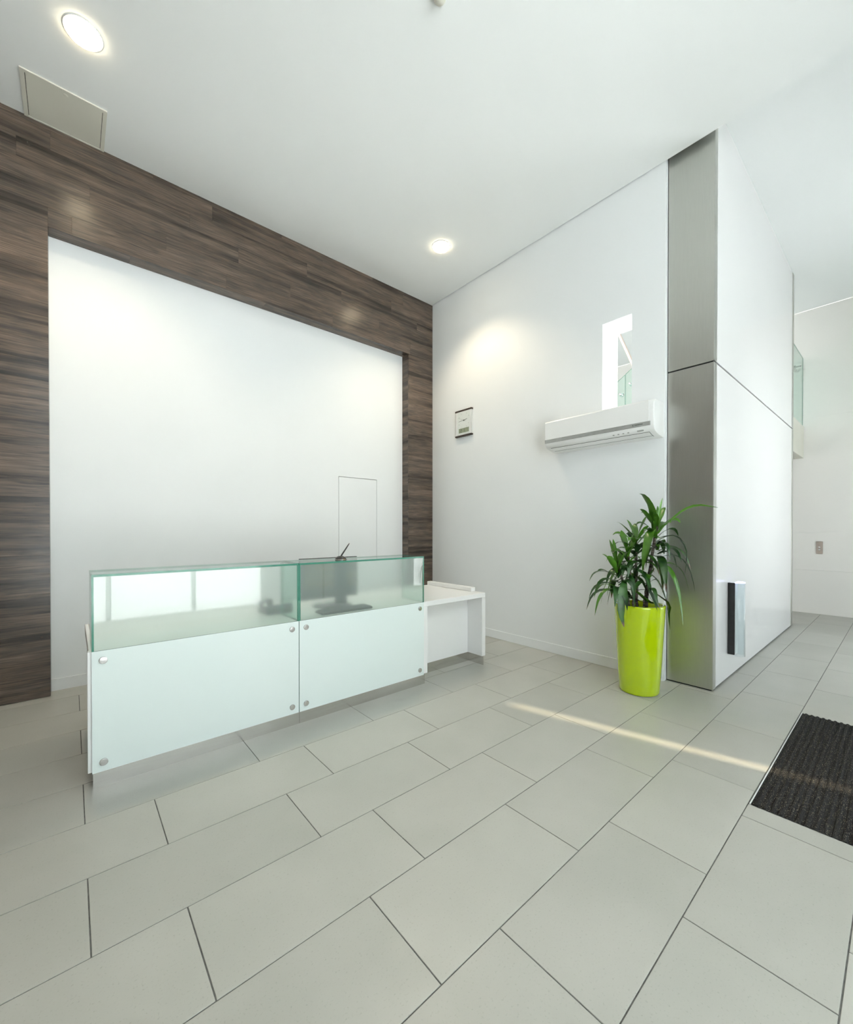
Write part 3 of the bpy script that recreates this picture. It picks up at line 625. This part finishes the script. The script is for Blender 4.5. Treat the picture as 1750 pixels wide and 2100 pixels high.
for y, z in ((2.70, 3.312), (2.565, 3.429), (2.9, 3.15), (2.35, 3.6)):
    put('fixing', lathe_mesh([(0, 0), (0.028, 0), (0.03, 0.012), (0.026, 0.02), (0.011, 0.022), (0.011, 0.09), (0, 0.09)], 20, 'x'), 'bolt_steel', t, (6.006 + 0.045, y, z))
t = thing('stair_handrail', 'straight brown sloping handrail beam seen high through the slot opening', 'handrail', (6.1, 2.64, 3.05))
def beam(p, q, w, h, name, m):
    p, q = Vector(p), Vector(q); d = q - p; o = put(name, box_mesh(w, d.length, h, 0.003), m, t, (p + q) / 2); o.rotation_euler = (math.atan2(d.z, d.y), 0, 0)
sl = (4.17 - 3.662) / (2.739 - 2.539)
beam((6.1, 2.45, 3.42), (6.1, 2.80, 3.42 + 0.35 * sl), 0.06, 0.032, 'rail', 'handrail_wood')
box('rail_post', 'bolt_steel', (6.085, 6.115), (2.425, 2.455), (3.05, 3.42), t)

# ================================================================ ENTRANCE MAT
t = thing('entrance_mat', 'charcoal ribbed entrance mat set into the tiled floor', 'mat', ((MATX[0] + MATX[1]) / 2, (MATY[0] + MATY[1]) / 2, 0.0))
mc = Vector(((MATX[0] + MATX[1]) / 2, (MATY[0] + MATY[1]) / 2, 0.0))
bm = bmesh.new(); y = MATY[0]; rows = []; P_ = 0.031
k = 0; ys = []
while y < MATY[1] - 0.006:
    ys += [(y, -0.0022), (y + P_ * 0.12, 0.003), (y + P_ * 0.35, 0.0055), (y + P_ * 0.58, 0.003), (y + P_ * 0.66, -0.0022)]; y += P_
ys = [q for q in ys if q[0] < MATY[1] - 0.006] + [(MATY[1] - 0.005, 0.002)]
for x in (MATX[0] + 0.002, MATX[1] - 0.002): rows.append([bm.verts.new(Vector((x, yy, zz)) - mc) for yy, zz in ys])
for a in range(len(ys) - 1): bm.faces.new([rows[0][a], rows[1][a], rows[1][a + 1], rows[0][a + 1]])
me = bpy.data.meshes.new('carpet'); bm.to_mesh(me); bm.free(); put('ribbed_carpet', me, 'carpet', t, mc)
box('edge_trim', 'aluminium', (MATX[0], MATX[1]), (MATY[1] - 0.0045, MATY[1] + 0.001), (-0.002, 0.004), t, 0.001)

# ================================================================ POTTED DRACAENA
PX, PY = 3.673, 1.488
RT = Vector((0.758, -0.652, 0)); AW = Vector((0.652, 0.758, 0)); UP = Vector((0, 0, 1)); PB = Vector((PX, PY, 0))
t = thing('potted_plant', 'leafy dracaena in a tall glossy lime green pot beside the steel column', 'plant', PB)
pp = [(0.0, 0.002), (0.146, 0.002), (0.152, 0.006), (0.155, 0.02), (0.166, 0.18), (0.178, 0.4), (0.1895, 0.6), (0.1965, 0.725), (0.1975, 0.737), (0.194, 0.742), (0.176, 0.742), (0.172, 0.737), (0.170, 0.70), (0.166, 0.63), (0.0, 0.63)]
pot = put('pot', lathe_mesh(pp, 64), 'lime_gloss', t, PB); sharp(pot, 60)
put('soil', lathe_mesh([(0.165, 0.632), (0.12, 0.645), (0.05, 0.65), (0.0, 0.648)], 24), 'soil', t, PB)
def W3(r, u, a): return RT * r + UP * u + AW * a            # plant frame: right, up, away
stems = [  # foot (r,a), top (r,u,a), radius
    ((0.05, 0.0), (0.15, 1.43, 0.0), 0.016),
    ((-0.005, 0.03), (-0.005, 1.31, 0.05), 0.012),
    ((-0.075, 0.0), (-0.2, 1.07, -0.03), 0.012),
    ((-0.06, -0.04), (-0.10, 1.19, 0.0), 0.010),
    ((0.0, -0.05), (0.04, 0.97, -0.06), 0.009)]
tops = []
for (fr, fa), (tr, tu, ta), rad in stems:
    pts = []; rr = []
    n = 14
    for i in range(n + 1):
        s = i / n; q = W3(fr + (tr - fr) * s ** 1.3, 0.63 + (tu - 0.63) * s, fa + (ta - fa) * s)
        pts.append(q + Vector((math.sin(i * 1.7) * 0.003, math.cos(i * 2.1) * 0.003, 0))); rr.append(rad * (1.0 - 0.35 * s) * (1.06 if i % 2 else 0.96))
    put('stem', tube_mesh(pts, rr, 10), 'bark', t, PB); tops.append(Vector(pts[-1]))
def leaf(name, pts, w, m, twist=0.0, fold=0.25):
    """strap leaf along a polyline (plant-relative points), V-folded, tapered both ends"""
    pts = [Vector(p) for p in pts]; n = 9
    def bez(s):                       # Catmull-Rom through the control points
        k = s * (len(pts) - 1); i = min(int(k), len(pts) - 2); f = k - i
        p0, p1, p2, p3 = pts[max(i - 1, 0)], pts[i], pts[i + 1], pts[min(i + 2, len(pts) - 1)]
        return 0.5 * ((2 * p1) + (p2 - p0) * f + (2 * p0 - 5 * p1 + 4 * p2 - p3) * f * f + (3 * p1 - p0 - 3 * p2 + p3) * f ** 3)
    C = [bez(i / n) for i in range(n + 1)]
    bm = bmesh.new(); uv = bm.loops.layers.uv.new('uv'); rows = []
    side0 = (C[-1] - C[0]).cross(UP)
    if side0.length < 0.02: side0 = RT.copy()
    side0.normalize()
    for i, c in enumerate(C):
        s = i / n; d = (C[min(i + 1, n)] - C[max(i - 1, 0)]).normalized()
        sd = (side0 - d * side0.dot(d)).normalized(); nm = sd.cross(d).normalized()
        ang = twist * s; sd2 = sd * math.cos(ang) + nm * math.sin(ang); nm2 = sd2.cross(d)
        hw = w / 2 * max(0.03, (0.35 + 0.65 * min(1, s / 0.35)) * (1 - max(0, (s - 0.45) / 0.55) ** 1.8)) * (1 + 0.06 * math.sin(i * 2.3))
        rows.append([bm.verts.new(c - sd2 * hw + nm2 * hw * fold), bm.verts.new(c), bm.verts.new(c + sd2 * hw + nm2 * hw * fold)])
    for i in range(n):
        for k in range(2):
            f = bm.faces.new([rows[i][k], rows[i][k + 1], rows[i + 1][k + 1], rows[i + 1][k]]); f.smooth = True
            for lp, sv in zip(f.loops, (i, i, i + 1, i + 1)): lp[uv].uv = (sv / n, k / 2)
    o0 = C[0]
    for v in bm.verts: v.co -= o0
    me = bpy.data.meshes.new(name); bm.to_mesh(me); bm.free()
    return put(name, me, m, t, PB + o0)
rnd = random.Random(11)
def clear(p):                                   # keep foliage off the wall, the column and the pot
    if p.x + PX > 4.045 and p.y + PY > 1.42: p.x = 4.045 - PX - rnd.uniform(0, 0.012)
    elif p.x + PX > 4.095 and p.y + PY > 1.05: p.x = 4.095 - PX - rnd.uniform(0, 0.012)
    d = math.hypot(p.x, p.y)
    if p.z < 0.765:
        if d > 0.15:
            if d < 0.215: p.x *= 0.215 / d; p.y *= 0.215 / d
        else: p.z = 0.765
    return p
def rosette(top, n, l0, l1, span, droop, w=0.042):
    for i in range(n):
        az = i * 2.39996 + rnd.uniform(-0.3, 0.3); s = i / max(1, n - 1)      # later leaves sit higher and stand steeper
        L_ = rnd.uniform(l0, l1) * (1.0 - 0.12 * s); el = math.radians(8 + 62 * s ** 1.4 + rnd.uniform(-14, 14)); dr = droop * (1.3 - 0.9 * s) * rnd.uniform(0.75, 1.3)
        h = RT * math.cos(az) + AW * math.sin(az) * 0.8
        base = top - UP * span * (1 - s) + h * 0.008
        def P(f): return base + h * (L_ * (f - 0.22 * f ** 3) * math.cos(el)) + UP * (L_ * f * math.sin(el) - dr * L_ * f ** 2.4)
        wall = [clear(P(f)) for f in (0, 0.2, 0.4, 0.6, 0.8, 1.0)]
        leaf('leaf', wall, w * rnd.uniform(0.75, 1.15), rnd.choice(['leaf_dark', 'leaf_dark', 'leaf_dark', 'leaf_tipped', 'leaf_light']) if s < 0.72 else 'leaf_light', rnd.uniform(-0.8, 0.8), 0.2)
rosette(tops[0], 32, 0.28, 0.42, 0.36, 0.78, 0.056)
rosette(tops[1], 28, 0.28, 0.40, 0.30, 0.78, 0.052)
rosette(tops[2], 28, 0.27, 0.38, 0.24, 0.72, 0.05)
rosette(tops[3], 20, 0.24, 0.36, 0.22, 0.78, 0.048)
rosette(tops[4], 9, 0.16, 0.24, 0.12, 0.95, 0.048)
# the long leaves that stand out
leaf('leaf', [W3(0.12, 1.33, 0), W3(0.10, 1.45, -0.02), W3(0.065, 1.56, -0.05), W3(0.0, 1.655, -0.06), W3(-0.04, 1.672, -0.06)], 0.075, 'leaf_light', 0.2)
leaf('leaf', [W3(0.12, 1.34, 0), W3(0.13, 1.43, -0.02), W3(0.14, 1.52, -0.03), W3(0.135, 1.575, -0.03)], 0.055, 'leaf_light', 0.1)
leaf('leaf', [W3(0.13, 1.34, -0.02), W3(0.2, 1.44, -0.10), W3(0.28, 1.53, -0.16), W3(0.36, 1.565, -0.22), W3(0.47, 1.545, -0.28)], 0.05, 'leaf_light', 0.6)
leaf('leaf', [W3(0.12, 1.30, -0.03), W3(0.05, 1.37, -0.10), W3(-0.01, 1.25, -0.15), W3(-0.04, 1.14, -0.16), W3(-0.06, 1.02, -0.16)], 0.08, 'leaf_light', -0.5)
leaf('leaf', [W3(-0.15, 0.95, -0.04), W3(-0.2, 0.92, -0.14), W3(-0.235, 0.8, -0.17), W3(-0.235, 0.68, -0.17), W3(-0.21, 0.58, -0.17)], 0.065, 'leaf_tipped', 0.4)
leaf('leaf', [W3(0.15, 1.30, -0.02), W3(0.24, 1.32, -0.10), W3(0.30, 1.22, -0.14), W3(0.30, 1.10, -0.15), W3(0.29, 1.0, -0.15)], 0.075, 'leaf_dark', 0.3)
leaf('leaf', [W3(0.02, 0.86, -0.06), W3(0.03, 0.85, -0.11), W3(0.07, 0.74, -0.15), W3(0.09, 0.66, -0.155)], 0.065, 'leaf_dark', 0.2)
